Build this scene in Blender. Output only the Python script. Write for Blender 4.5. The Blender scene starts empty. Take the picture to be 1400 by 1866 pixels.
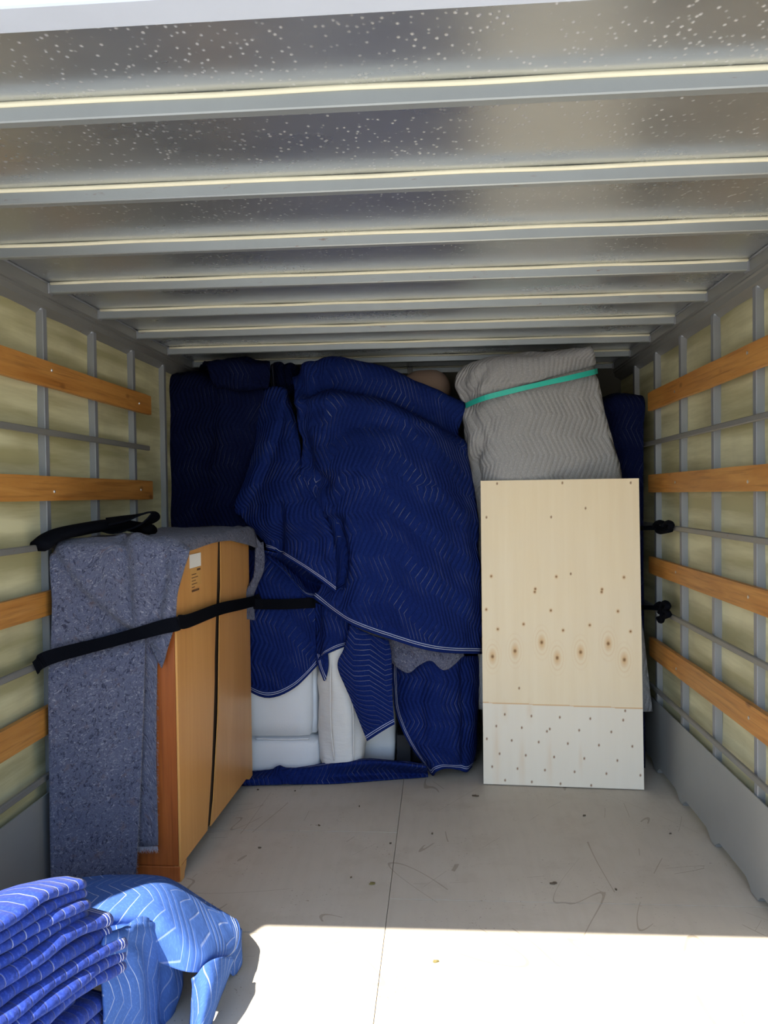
import bpy, bmesh, math, random
from mathutils import Vector, Matrix, noise
random.seed(7)
SC = bpy.context.scene
COL = SC.collection

# ------------------------------------------------------------------ camera
F, YAW, PITCH, ROLL, EYE = 1444.19, .07, .0212, -.0135, 1.370
_c, _s, _cp, _sp = math.cos(YAW), math.sin(YAW), math.cos(PITCH), math.sin(PITCH)
FW = Vector((-_s*_cp, _c*_cp, -_sp)); _rt = Vector((_c, _s, 0)); _up = _rt.cross(FW)
RT = _rt*math.cos(ROLL) + _up*math.sin(ROLL)
UP = _up*math.cos(ROLL) - _rt*math.sin(ROLL)
EYEP = Vector((0, 0, EYE))
cd = bpy.data.cameras.new('camera'); cam = bpy.data.objects.new('camera', cd); COL.objects.link(cam)
cd.sensor_fit = 'HORIZONTAL'; cd.sensor_width = 36; cd.lens = F/1400*36; cd.clip_start = .02
m = Matrix((RT, UP, -FW)).transposed().to_4x4(); m.translation = EYEP; cam.matrix_world = m
SC.camera = cam

# ------------------------------------------------------------------ light
SUN = Vector((.38, .64, -1)).normalized()          # travel direction of the sunlight
w = bpy.data.worlds.new('sky'); SC.world = w; w.use_nodes = True
wt = w.node_tree; bg = wt.nodes['Background']
sk = wt.nodes.new('ShaderNodeTexSky'); sk.sky_type = 'NISHITA'; sk.sun_disc = False
sk.sun_elevation = math.asin(-SUN.z); sk.sun_rotation = math.atan2(-SUN.x, -SUN.y)
sk.air_density = 1.0; sk.dust_density = .7; sk.altitude = 100
wt.links.new(sk.outputs[0], bg.inputs[0]); bg.inputs[1].default_value = .30
sl = bpy.data.lights.new('sun', 'SUN'); sl.energy = 10; sl.angle = .0093; sl.color = (1, .94, .84)
so = bpy.data.objects.new('sun', sl); COL.objects.link(so)
so.rotation_euler = SUN.to_track_quat('-Z', 'Y').to_euler(); so.location = (0, -4, 8)
vs = SC.view_settings
vs.view_transform = 'Standard'; vs.look = 'None'; vs.gamma = 1; vs.use_curve_mapping = False
vs.exposure = .62
cy = getattr(SC, 'cycles', None)
if cy:
    cy.max_bounces = 7; cy.diffuse_bounces = 4; cy.glossy_bounces = 3; cy.transmission_bounces = 4
    cy.sample_clamp_indirect = 6

# ------------------------------------------------------------------ measuring helpers
def ray(x, y): return FW + RT*((x-700)/F) - UP*((y-933)/F)
def P(x, y, Y): d = ray(x, y); return EYEP + d*(Y/d.y)            # the point seen at x, y that lies at depth Y
def Z(x, y, z=0.): d = ray(x, y); return EYEP + d*((z-EYE)/d.z)    # ... at height z
def X(x, y, xx): d = ray(x, y); return EYEP + d*(xx/d.x)           # ... on the plane x = xx
def pix(p):
    q = p - EYEP; d = q.dot(FW); return 700+F*q.dot(RT)/d, 933-F*q.dot(UP)/d

# ------------------------------------------------------------------ material helpers
MATS = {}
class NT:
    def __init__(s, name):
        s.m = bpy.data.materials.new(name); s.m.use_nodes = True; s.t = s.m.node_tree
        s.b = s.t.nodes['Principled BSDF']; s.out = s.t.nodes['Material Output']; MATS[name] = s.m
    def n(s, typ, ins=None, **kw):
        nd = s.t.nodes.new('ShaderNode'+typ)
        for k, v in kw.items(): setattr(nd, k, v)
        for k, v in (ins or {}).items(): s.put(nd.inputs[k], v)
        return nd
    def put(s, sock, v):
        if hasattr(v, 'is_output'): s.t.links.new(v, sock)
        else: sock.default_value = v
    def math(s, op, a, b=0., c=0.):
        nd = s.n('Math', operation=op); s.put(nd.inputs[0], a); s.put(nd.inputs[1], b); s.put(nd.inputs[2], c); return nd.outputs[0]
    def noise(s, vec, scale, detail=4., rough=.55, dist=0.):
        return s.n('TexNoise', {'Vector': vec, 'Scale': scale, 'Detail': detail, 'Roughness': rough, 'Distortion': dist}).outputs['Fac']
    def ramp(s, fac, stops, interp='LINEAR'):
        nd = s.n('ValToRGB', {'Fac': fac}); r = nd.color_ramp; r.interpolation = interp
        while len(r.elements) < len(stops): r.elements.new(.5)
        for e, (p, c) in zip(r.elements, stops):
            e.position = p; e.color = (c, c, c, 1) if isinstance(c, (int, float)) else (*c, 1)
        return nd.outputs[0]
    def mix(s, fac, a, b, mode='MIX'):
        nd = s.n('Mix', data_type='RGBA', blend_type=mode)
        s.put(nd.inputs[0], fac)
        for i, v in ((6, a), (7, b)): s.put(nd.inputs[i], v if hasattr(v, 'is_output') else (*v, 1))
        return nd.outputs[2]
    def obj(s): return s.n('TexCoord').outputs['Object']
    def uv(s): return s.n('TexCoord').outputs['UV']
    def geo(s): return s.n('NewGeometry').outputs['Position']
    def mapv(s, vec, scale=(1, 1, 1), loc=(0, 0, 0), rot=(0, 0, 0)):
        return s.n('Mapping', {'Vector': vec, 'Scale': scale, 'Location': loc, 'Rotation': rot}).outputs[0]
    def bump(s, h, strength=.5, dist=.01):
        s.put(s.b.inputs['Normal'], s.n('Bump', {'Height': h, 'Strength': strength, 'Distance': dist}).outputs[0])
    def set(s, col=None, rough=None, metal=None, spec=None):
        if col is not None: s.put(s.b.inputs['Base Color'], col if hasattr(col, 'is_output') else (*col, 1))
        if rough is not None: s.put(s.b.inputs['Roughness'], rough)
        if metal is not None: s.put(s.b.inputs['Metallic'], metal)
        if spec is not None: s.put(s.b.inputs['Specular IOR Level'], spec)

def plain(name, col, rough=.6, metal=0, var=.12, scale=9, spec=.3):
    t = NT(name); f = t.noise(t.obj(), scale)
    a = tuple(c*(1-var) for c in col); b = tuple(min(1, c*(1+var)) for c in col)
    t.set(t.mix(f, a, b), rough, metal, spec); return t

# painted plywood truck floor
t = NT('floor_ply'); g = t.geo()
base = t.mix(t.noise(g, 2.2, 6), (.47, .42, .335), (.60, .54, .445))
base = t.mix(t.ramp(t.noise(t.mapv(g, (30, 4, 1)), 1.0, 5), [(.45, 0), (.75, .22)]), base, (.40, .35, .27))
base = t.mix(t.ramp(t.noise(g, 4.5, 6, .65), [(.52, 0), (.75, .35)]), base, (.36, .30, .22))
scr = None
for i, (rz, sc, th) in enumerate(((.5, 2.2, .0011), (-.75, 1.8, .0010), (1.35, 2.4, .0012), (.12, 1.5, .0010))):
    v = t.mapv(g, (1, 1, 1), (i*3.7, i*1.3, 0), (0, 0, rz))
    wv = t.n('TexNoise', {'Vector': t.mapv(v, (1.0, .18, 1)), 'Scale': sc, 'Detail': 2.0})
    ln = t.math('LESS_THAN', t.math('ABSOLUTE', t.math('SUBTRACT', wv.outputs['Fac'], .5)), th)
    brk = t.math('GREATER_THAN', t.noise(v, 2.6, 2), .53)
    ln = t.math('MULTIPLY', ln, brk); scr = ln if scr is None else t.math('MAXIMUM', scr, ln)
base = t.mix(t.math('MULTIPLY', scr, .5), base, (.22, .16, .10))
speck = t.ramp(t.noise(g, 75, 2, .7), [(.64, 0), (.70, 1)])
base = t.mix(t.math('MULTIPLY', speck, t.ramp(t.noise(g, 3.1), [(.45, 0), (.65, .8)])), base, (.20, .14, .09))
t.set(base, t.math('MULTIPLY_ADD', t.noise(g, 9), .25, .42), 0, .35)
t.bump(t.noise(g, 40, 5), .12, .004)

# galvanised roof skin
t = NT('roof_metal'); g = t.geo()
fl = t.noise(t.mapv(g, (1, 1.6, 1)), 3.0, 5)
vor = t.n('TexVoronoi', {'Vector': t.mapv(g, (1, .8, 1)), 'Scale': 75.0, 'Randomness': 1.0}, feature='F1')
rnd = t.n('SeparateColor', {'Color': vor.outputs['Color']}).outputs[0]
dot = t.math('MULTIPLY', t.ramp(vor.outputs['Distance'], [(.12, 1), (.30, 0)]), t.math('GREATER_THAN', rnd, .3))
dot = t.math('MULTIPLY', dot, t.ramp(t.noise(g, 2.4, 3), [(.32, .35), (.52, 1)]))
col = t.mix(fl, (.50, .53, .56), (.66, .68, .69))
col = t.mix(t.math('MULTIPLY', dot, .5), col, (.85, .86, .9))
t.set(col, t.math('ADD', t.math('MULTIPLY_ADD', fl, .16, .21), t.math('MULTIPLY', dot, .3)), .86)
t.bump(t.math('ADD', t.math('MULTIPLY', t.noise(g, 5, 4), .5), t.math('MULTIPLY', dot, -.35)), .22, .006)

# grey painted steel of bows, with rust specks
def steel(name, col, rough=.42, metal=.55, rust=True):
    t = NT(name); g = t.geo(); c = t.mix(t.noise(g, 6, 5), tuple(x*.85 for x in col), col)
    if rust:
        r = t.math('MULTIPLY', t.ramp(t.noise(t.mapv(g, (1.6, 6, 6)), 9, 4, .7), [(.63, 0), (.70, .8)]), t.ramp(t.noise(g, 1.7, 2), [(.5, 0), (.6, 1)]))
        c = t.mix(r, c, (.22, .10, .04))
    t.set(c, rough, metal); t.bump(t.noise(g, 60, 3), .05, .002); return t
steel('bow_steel', (.37, .40, .405)); steel('stud_steel', (.29, .305, .33), .45, .4, False)
steel('rail_steel', (.27, .265, .245), .5, .4); steel('cove_steel', (.30, .30, .285), .45, .5)
steel('kick_steel', (.36, .37, .36), .5, .35, False); steel('header_white', (.58, .63, .72), .45, .0, False)
plain('sealant', (.85, .80, .60), .6); plain('bolt_steel', (.7, .7, .68), .35, .8)

# pale translucent fibreglass wall panel
t = NT('frp'); g = t.geo()
st = t.ramp(t.noise(t.mapv(g, (1, .6, 7)), 1.5, 5), [(.38, 0), (.62, 1)])
c = t.mix(st, (.40, .37, .195), (.70, .67, .43))
c = t.mix(t.ramp(t.noise(g, 2.3, 5), [(.5, 0), (.75, .5)]), c, (.30, .28, .18))
t.set(c, .45, 0, .3)
tr = t.n('BsdfTranslucent', {'Color': c}); ms = t.n('MixShader', {'Fac': .05})
t.t.links.new(t.b.outputs[0], ms.inputs[1]); t.t.links.new(tr.outputs[0], ms.inputs[2]); t.t.links.new(ms.outputs[0], t.out.inputs[0])

# woods
def wood(name, c0, c1, c2, axis=1, rough=.45, sc=1.0, knots=.0, fine=1.0):
    t = NT(name); o = t.obj(); s = [16., 16., 16.]; s[axis] = 1.3
    v = t.mapv(o, tuple(x*sc for x in s))
    f1 = t.noise(v, 1.0, 6, .6, 1.2)
    s2 = [90., 90., 90.]; s2[axis] = 3.
    f2 = t.noise(t.mapv(o, tuple(x*sc for x in s2)), 1.0, 3, .6)
    c = t.mix(t.ramp(f1, [(.3, 0), (.7, 1)]), c0, c1)
    c = t.mix(t.math('MULTIPLY', t.ramp(f2, [(.5, 0), (.75, .6)]), fine), c, c2)
    if knots:
        s3 = [3.2, 3.2, 3.2]; s3[axis] = 1.5
        vo = t.n('TexVoronoi', {'Vector': t.mapv(o, tuple(x*sc for x in s3)), 'Scale': 3.2}, feature='F1').outputs['Distance']
        k = t.ramp(vo, [(.05, 1), (.16, 0)]); c = t.mix(t.math('MULTIPLY', k, knots), c, c2)
    t.set(c, rough); t.bump(f2, .12, .002); return t
wood('rail_wood', (.38, .145, .022), (.56, .27, .065), (.16, .055, .012), 1, .5, 1.0, .85)
wood('honey_wood', (.60, .28, .07), (.70, .36, .11), (.50, .21, .05), 2, .38, .45, .0, .35)
wood('cherry_wood', (.30, .075, .016), (.40, .115, .026), (.16, .04, .01), 2, .33, 1.0, .3)
plain('carcass_dark', (.03, .018, .012), .8)

# plywood sheet with its knots carried in a colour attribute
t = NT('ply_sheet'); o = t.obj()
c = t.mix(t.noise(t.mapv(o, (14, 1, 1.0)), 1.6, 5), (.82, .66, .43), (.92, .79, .57))
c = t.mix(t.ramp(t.noise(o, 3.2, 3), [(.4, 0), (.8, .3)]), c, (.80, .70, .56))
at_ = t.n('Attribute', attribute_name='knot')
sep = t.n('SeparateColor', {'Color': at_.outputs['Color']})
c = t.mix(sep.outputs[2], c, (.80, .80, .76))
c = t.mix(sep.outputs[1], c, (.66, .36, .11)); c = t.mix(sep.outputs[0], c, (.13, .045, .012))
t.set(c, .55, 0, .3); t.bump(t.noise(t.mapv(o, (60, 1, 4)), 1.0, 3), .05, .002)
plain('ply_edge', (.85, .74, .55), .6)

# quilted moving blankets
def quilt(name, c0, c1, thread, tw=.55, swap=False, bs=.8, sheen=.0, fmin=.02, spacing=.024, period=.105, amp=.045, fuzz=0.):
    t = NT(name); s = t.n('SeparateXYZ', {'Vector': t.uv()}); u, v = s.outputs[0], s.outputs[1]
    if swap: u, v = v, u
    tri = t.math('PINGPONG', v, period); tri = t.math('MULTIPLY', tri, amp/period)
    q = t.math('ADD', u, tri)
    d = t.math('ABSOLUTE', t.math('SUBTRACT', t.math('FRACT', t.math('DIVIDE', q, spacing)), .5))   # 0 on the seam
    line = t.ramp(d, [(.025, 1), (.05, 0)])
    uvv = t.uv()
    fade = t.ramp(t.noise(uvv, 7, 3), [(.48, fmin), (.68, 1)])
    at_ = t.n('Attribute', attribute_name='hem'); h = at_.outputs['Fac']
    hemmask = t.math('LESS_THAN', h, .030)
    s1 = t.math('LESS_THAN', t.math('ABSOLUTE', t.math('SUBTRACT', h, .011)), .0013)
    s2 = t.math('LESS_THAN', t.math('ABSOLUTE', t.math('SUBTRACT', h, .020)), .0013)
    hs = t.math('MAXIMUM', s1, s2)
    body = t.math('MULTIPLY', line, t.math('SUBTRACT', 1., hemmask))
    c = t.mix(t.noise(uvv, 3.5, 5), c0, c1)
    c = t.mix(t.math('MULTIPLY', t.ramp(t.noise(uvv, 130, 2, .7), [(.5, 0), (.8, 1)]), .25+fuzz), c, tuple(min(1, x*2.2+.02) for x in c1))
    c = t.mix(t.math('MULTIPLY', t.math('MULTIPLY', body, fade), tw), c, thread)
    c = t.mix(t.math('MULTIPLY', hs, .75), c, thread)
    t.set(c, .9, 0, .05)
    t.put(t.b.inputs['Sheen Weight'], sheen); t.put(t.b.inputs['Sheen Roughness'], .5)
    puff = t.ramp(d, [(0., 0), (.12, .55), (.5, 1)], 'EASE')
    puff = t.math('MULTIPLY', puff, t.math('SUBTRACT', 1., hemmask))
    hgt = t.math('ADD', puff, t.math('MULTIPLY', t.noise(uvv, 28, 5, .65), .9))
    t.bump(hgt, bs, .008); return t
NAVY0, NAVY1 = (.0045, .011, .075), (.009, .024, .145)
THR = (.62, .66, .80)
quilt('quilt_navy', NAVY0, NAVY1, THR, .30)
quilt('quilt_midnight', (.002, .0035, .020), (.004, .008, .042), THR, .10)  # same navy quilt, darkened so its colour carries the deep-end shade
quilt('quilt_navy_across', NAVY0, NAVY1, THR, .55, True, .8, 0., .3, .024, .075, .030)
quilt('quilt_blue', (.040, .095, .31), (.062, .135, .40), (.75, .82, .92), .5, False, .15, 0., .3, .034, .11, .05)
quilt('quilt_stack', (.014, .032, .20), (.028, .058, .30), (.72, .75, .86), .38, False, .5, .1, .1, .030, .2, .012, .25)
quilt('quilt_grey', (.27, .275, .285), (.35, .35, .36), (.60, .60, .60), .25, False, .5, 0., .02, .027, .10, .045)

# recycled-fibre felt pad
t = NT('felt'); uvv = t.uv()
c = t.mix(t.noise(uvv, 6, 4), (.085, .100, .170), (.135, .140, .200))
c = t.mix(t.ramp(t.noise(t.mapv(uvv, (1, 1.6, 1)), 42, 4, .8, 2.5), [(.55, 0), (.64, .7)]), c, (.42, .41, .46))
c = t.mix(t.ramp(t.noise(t.mapv(uvv, (1.5, 1, 1), (4, 2, 0)), 34, 4, .8, 2.0), [(.53, 0), (.61, .9)]), c, (.028, .03, .06))
c = t.mix(t.ramp(t.noise(uvv, 26, 3), [(.60, 0), (.72, .4)]), c, (.18, .115, .10))
t.set(c, .95, 0, .1); t.bump(t.noise(uvv, 60, 5, .75), .9, .010)
t.put(t.b.inputs['Sheen Weight'], .15)

t = NT('white_fabric'); o = t.obj()
t.set(t.mix(t.noise(o, 5, 4), (.66, .67, .69), (.76, .77, .79)), .9, 0, .1); t.bump(t.noise(o, 160, 3), .2, .003)
t = NT('cushion_fabric'); o = t.obj()
t.set(t.mix(t.noise(o, 5, 4), (.64, .63, .61), (.76, .75, .73)), .9, 0, .1)
t.bump(t.math('ADD', t.noise(t.mapv(o, (5, 5, 22)), 1.4, 4), t.math('MULTIPLY', t.noise(o, 160, 3), .1)), .5, .012)
plain('strap_black', (.004, .0045, .007), .9, 0, .12, 9, .04); plain('strap_teal', (.03, .50, .40), .4, 0, .05)
plain('sticker_white', (.85, .84, .80), .5, 0, .03); plain('sticker_tan', (.66, .36, .11), .5, 0, .04); plain('ink', (.14, .07, .03), .6)
plain('shade_beige', (.34, .24, .19), .8); plain('dark_vinyl', (.02, .021, .026), .5); plain('brown_dark', (.045, .03, .022), .7)
plain('leaf_brown', (.17, .14, .05), .7); plain('chip_dark', (.10, .075, .05), .8); plain('thread_fibre', (.27, .26, .29), .9)
plain('concrete', (.34, .335, .32), .9, 0, .1, .6); plain('bulkhead', (.09, .085, .07), .7); plain('roof_outer', (.8, .8, .8), .5)  # bulkhead: fibreglass like the side walls, coloured dark for far-end shade

# ------------------------------------------------------------------ mesh helpers
def link(name, me, mat, parent=None, smooth=False):
    o = bpy.data.objects.new(name, me); COL.objects.link(o)
    if mat: me.materials.append(MATS[mat])
    if parent: o.parent = parent
    if smooth:
        for p in me.polygons: p.use_smooth = True
    return o
def mesh(name, vs_, fs, mat, parent=None, smooth=False):
    me = bpy.data.meshes.new(name); me.from_pydata([tuple(v) for v in vs_], [], fs); me.update()
    return link(name, me, mat, parent, smooth)
def bm_obj(name, bm, mat, parent=None, smooth=False):
    me = bpy.data.meshes.new(name); bmesh.ops.recalc_face_normals(bm, faces=bm.faces); bm.to_mesh(me); bm.free()
    return link(name, me, mat, parent, smooth)
def box(name, lo, hi, mat, parent=None, bevel=0., seg=1, smooth=False):
    bm = bmesh.new(); bmesh.ops.create_cube(bm, size=1)
    lo, hi = Vector(lo), Vector(hi); c, d = (lo+hi)/2, hi-lo
    for v in bm.verts: v.co = Vector((v.co.x*d.x, v.co.y*d.y, v.co.z*d.z))+c
    if bevel: bmesh.ops.bevel(bm, geom=bm.edges[:], offset=bevel, segments=seg, affect='EDGES', profile=.5)
    return bm_obj(name, bm, mat, parent, smooth)
def prism(name, prof, axis, a, b, mat, parent=None, bevel=0.):
    """extrude a closed 2-D profile along an axis; prof in the other two axes' order"""
    def mk(p, q):
        r = [0, 0, 0]; ax = [i for i in range(3) if i != axis]; r[ax[0]], r[ax[1]] = p; r[axis] = q; return Vector(r)
    bm = bmesh.new(); A = [bm.verts.new(mk(p, a)) for p in prof]; B = [bm.verts.new(mk(p, b)) for p in prof]; n = len(prof)
    bm.faces.new(A); bm.faces.new(B[::-1])
    for i in range(n): bm.faces.new((A[i], A[(i+1) % n], B[(i+1) % n], B[i]))
    if bevel: bmesh.ops.bevel(bm, geom=bm.edges[:], offset=bevel, segments=1, affect='EDGES')
    return bm_obj(name, bm, mat, parent)
def empty(name, loc=(0, 0, 0)):
    o = bpy.data.objects.new(name, None); COL.objects.link(o); o.location = loc; o.empty_display_size = .05; return o
def tag(o, label, cat, group=None, kind=None):
    o['label'] = label; o['category'] = cat
    if group: o['group'] = group
    if kind: o['kind'] = kind
    return o
def struct(o): o['kind'] = 'structure'; return o
def cr(p0, p1, p2, p3, t):
    return .5*((2*p1)+(p2-p0)*t+(2*p0-5*p1+4*p2-p3)*t*t+(3*p1-p0-3*p2+p3)*t**3)
def spline(pts, n):
    out = []; k = len(pts)
    for i in range(k-1):
        a = pts[i-1] if i else pts[0]*2-pts[1]; d = pts[i+2] if i+2 < k else pts[-1]*2-pts[-2]
        for j in range(n): out.append(cr(a, pts[i], pts[i+1], d, j/n))
    out.append(pts[-1]); return out
def tube(name, pts, r, mat, parent=None, n=8, per=8, flat=1.0, closed_ends=True):
    pts = spline([Vector(p) for p in pts], per) if per > 1 else [Vector(p) for p in pts]
    vs_, fs = [], []; up = Vector((0, 0, 1)); k = len(pts); last = None
    for i, p in enumerate(pts):
        d = (pts[min(i+1, k-1)]-pts[max(i-1, 0)]).normalized()
        s = d.cross(up) if last is None else last - d*last.dot(d)
        if s.length < 1e-4: s = d.cross(Vector((1, 0, 0)))
        s.normalize(); last = s; q = s.cross(d)
        for j in range(n):
            a = 2*math.pi*j/n; vs_.append(p+s*(math.cos(a)*r*flat)+q*(math.sin(a)*r))
    for i in range(k-1):
        for j in range(n): fs.append((i*n+j, i*n+(j+1) % n, (i+1)*n+(j+1) % n, (i+1)*n+j))
    if closed_ends: fs.append(tuple(range(n))[::-1]); fs.append(tuple(range((k-1)*n, k*n)))
    return mesh(name, vs_, fs, mat, parent, True)
def ribbon(name, pts, wide, thick, mat, parent=None, per=6):
    """flat webbing: pts = [(centre, width direction)], thickness outwards"""
    cs = spline([Vector(p[0]) for p in pts], per); ws = spline([Vector(p[1]) for p in pts], per)
    vs_, fs = [], []; k = len(cs)
    for i in range(k):
        d = (cs[min(i+1, k-1)]-cs[max(i-1, 0)]).normalized(); wd = ws[i]-d*ws[i].dot(d); wd.normalize(); nn = d.cross(wd)
        for a, b in ((-1, -1), (1, -1), (1, 1), (-1, 1)): vs_.append(cs[i]+wd*(a*wide/2)+nn*(b*thick/2))
    for i in range(k-1):
        for j in range(4): fs.append((i*4+j, i*4+(j+1) % 4, i*4+4+(j+1) % 4, i*4+4+j))
    fs += [(3, 2, 1, 0), tuple(range(4*k-4, 4*k))]
    return mesh(name, vs_, fs, mat, parent)

def polyd(x, y, pl):
    """distance to a polyline and the side (positive = left of its direction in picture axes)"""
    best = 1e9; side = 1
    for (x0, y0), (x1, y1) in zip(pl, pl[1:]):
        dx, dy = x1-x0, y1-y0; L = dx*dx+dy*dy
        t_ = max(0, min(1, ((x-x0)*dx+(y-y0)*dy)/L)); ex, ey = x-x0-dx*t_, y-y0-dy*t_
        d = math.hypot(ex, ey)
        if d < best: best = d; side = 1 if dx*ey-dy*ex < 0 else -1
    return best, side
def cloth(name, rows, mat, parent=None, res=10, folds=(), wr=.006, wf=7., thick=.007, hems='', seed=0, fine=.0, binding=True):
    """a draped sheet: a coarse grid of measured points, splined, then folded and wrinkled as geometry.
    folds: (kind, polyline, amplitude m, width) in the picture's own units of measure; hems: which borders carry a sewn hem"""
    g = [spline([Vector(p) for p in r], res) for r in rows]
    nc = len(g[0]); cols = [spline([g[i][j] for i in range(len(g))], res) for j in range(nc)]
    nr = len(cols[0]); G = [[cols[j][i] for j in range(nc)] for i in range(nr)]
    out = []
    for i in range(nr):
        row = []
        for j in range(nc):
            a = G[i][min(j+1, nc-1)]-G[i][max(j-1, 0)]; b = G[min(i+1, nr-1)][j]-G[max(i-1, 0)][j]
            nn = a.cross(b); nn = nn.normalized() if nn.length > 1e-9 else Vector((0, -1, 0))
            p = G[i][j]
            if nn.dot(EYEP-p) < 0 and abs(nn.dot((EYEP-p).normalized())) > .05: nn = -nn
            x, y = pix(p); d = 0.
            for kind, pl, amp, wd in folds:
                dd, side = polyd(x, y, pl)
                if kind == 'r': d += amp*math.exp(-(dd/wd)**2)
                else:
                    sd = dd*side; d += amp*(.5+.5*math.tanh(sd/4.))*math.exp(-max(sd, 0)/wd)
            q = p*wf+Vector((seed*3.1, seed*1.7, seed))
            d += wr*(noise.noise(q)+.5*noise.noise(q*2.1)+.3*noise.noise(q*4.3))
            if fine: d += fine*noise.noise(p*30+Vector((seed, 0, 0)))
            row.append(p+nn*d)
        out.append(row)
    G = out
    U = [[0.]*nc for _ in range(nr)]; V = [[0.]*nc for _ in range(nr)]
    for i in range(nr):
        for j in range(1, nc): U[i][j] = U[i][j-1]+(G[i][j]-G[i][j-1]).length
    mid = nc//2
    for i in range(nr):
        off = U[i][mid]
        for j in range(nc): U[i][j] -= off
    for j in range(nc):
        for i in range(1, nr): V[i][j] = V[i-1][j]+(G[i][j]-G[i-1][j]).length
    vs_ = [G[i][j] for i in range(nr) for j in range(nc)]
    fs = [(i*nc+j, i*nc+j+1, (i+1)*nc+j+1, (i+1)*nc+j) for i in range(nr-1) for j in range(nc-1)]
    o = mesh(name, vs_, fs, mat, parent, True); me = o.data
    uvl = me.uv_layers.new(name='uv')
    for l in me.loops:
        i, j = divmod(l.vertex_index, nc); uvl.data[l.index].uv = (U[i][j]+seed*.37, V[i][j]+seed*.11)
    at = me.attributes.new('hem', 'FLOAT', 'POINT')
    edges = {'t': G[0], 'b': G[-1], 'l': [r[0] for r in G], 'r': [r[-1] for r in G]}
    for i in range(nr):
        for j in range(nc):
            d = 1.
            if 't' in hems: d = min(d, V[i][j])
            if 'b' in hems: d = min(d, V[nr-1][j]-V[i][j])
            if 'l' in hems: d = min(d, U[i][j]-U[i][0])
            if 'r' in hems: d = min(d, U[i][nc-1]-U[i][j])
            at.data[i*nc+j].value = d
    sm = o.modifiers.new('thickness', 'SOLIDIFY'); sm.thickness = thick; sm.offset = 0
    if binding:
        for k in hems:
            tube('binding', edges[k][::2]+([edges[k][-1]] if len(edges[k]) % 2 == 0 else []), thick*.75, mat, o, 6, 1)
    return o
def rounded(name, lo, hi, r, mat, parent=None, seg=4, bulge=0., wr=0., wf=4., cuts=7, seed=0):
    """a soft upholstered block"""
    bm = bmesh.new(); bmesh.ops.create_cube(bm, size=1)
    lo, hi = Vector(lo), Vector(hi); c, d = (lo+hi)/2, hi-lo
    bmesh.ops.subdivide_edges(bm, edges=bm.edges[:], cuts=cuts, use_grid_fill=True)
    for v in bm.verts:
        p = Vector((v.co.x*d.x, v.co.y*d.y, v.co.z*d.z)); inn = Vector([max(-x/2+r, min(x/2-r, y)) for x, y in zip(d, p)])
        e = p-inn
        if e.length > 1e-6: p = inn+e.normalized()*r
        if bulge:
            a, b, k = [1-(2*x/y)**2 for x, y in zip(p, d)]
            p += Vector((p.x/d.x*b*k, p.y/d.y*a*k, p.z/d.z*a*b))*bulge*2
        q = (p+c)*wf+Vector((seed, seed, 0))
        if wr: p += e.normalized()*wr*(noise.noise(q)+.5*noise.noise(q*2.3)) if e.length > 1e-6 else Vector()
        v.co = p+c
    return bm_obj(name, bm, mat, parent, True)

# ------------------------------------------------------------------ the truck box
XL, XR, YR, YF, ZR = -1.405, 1.075, 1.13, 4.76, 2.13
SL, SR = -1.3747, 1.0435                     # inner faces of the wall studs
PITCH_Y = .4064
YS = [2.6922+PITCH_Y*k for k in range(-3, 6)]
YB = [2.696+PITCH_Y*k for k in range(-3, 6)]

ground = struct(box('ground', (-40, -60, -.95), (40, 40, -.90), 'concrete'))
fl_ = struct(empty('floor'))
SEAM = -.187
def floor_panel(x0, x1, y0, y1): return box('floor_panel', (x0+.0010, y0+.0022, -.03), (x1-.0010, y1-.0022, 0), 'floor_ply', fl_)
for y0, y1 in ((YR, 2.432), (2.432, 3.186), (3.186, YF)): floor_panel(XL, SEAM, y0, y1)
for y0, y1 in ((YR, 2.655), (2.655, YF)): floor_panel(SEAM, XR, y0, y1)
box('subfloor', (XL, YR, -.14), (XR, YF, -.031), 'carcass_dark', fl_)
box('rear_sill', (XL-.03, YR-.08, -.30), (XR+.03, YR-.002, -.002), 'rail_steel', fl_, .004)

ceil = struct(empty('ceiling', (0, 0, 0)))
box('roof_skin', (XL, 1.195, ZR), (XR, YF, ZR+.004), 'roof_metal', ceil)
box('roof_outer_skin', (XL-.02, 1.196, ZR+.02), (XR+.02, YF+.02, ZR+.03), 'roof_outer', ceil)
for y in YB:
    b = prism('roof_bow', [(y, 2.092), (y+.026, 2.092), (y+.026, 2.1295), (y, 2.1295)], 0, -1.355, 1.024, 'bow_steel', ceil, .0026)
    tube('sealant_bead', [(-1.345+i*.2365, y-.001, 2.1245+.0012*math.sin(i*2.7+y*9)) for i in range(11)], .0055, 'sealant', b, 6, 3)
    for s, x in ((-1, -1.355), (1, 1.024)):
        box('end_bracket', (x-.007, y-.004, 2.089), (x+.005, y+.028, 2.128), 'stud_steel', b, .002)
box('rear_header', (XL, 1.130, 2.088), (XR, 1.194, 2.20), 'header_white', ceil, .003)

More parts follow.
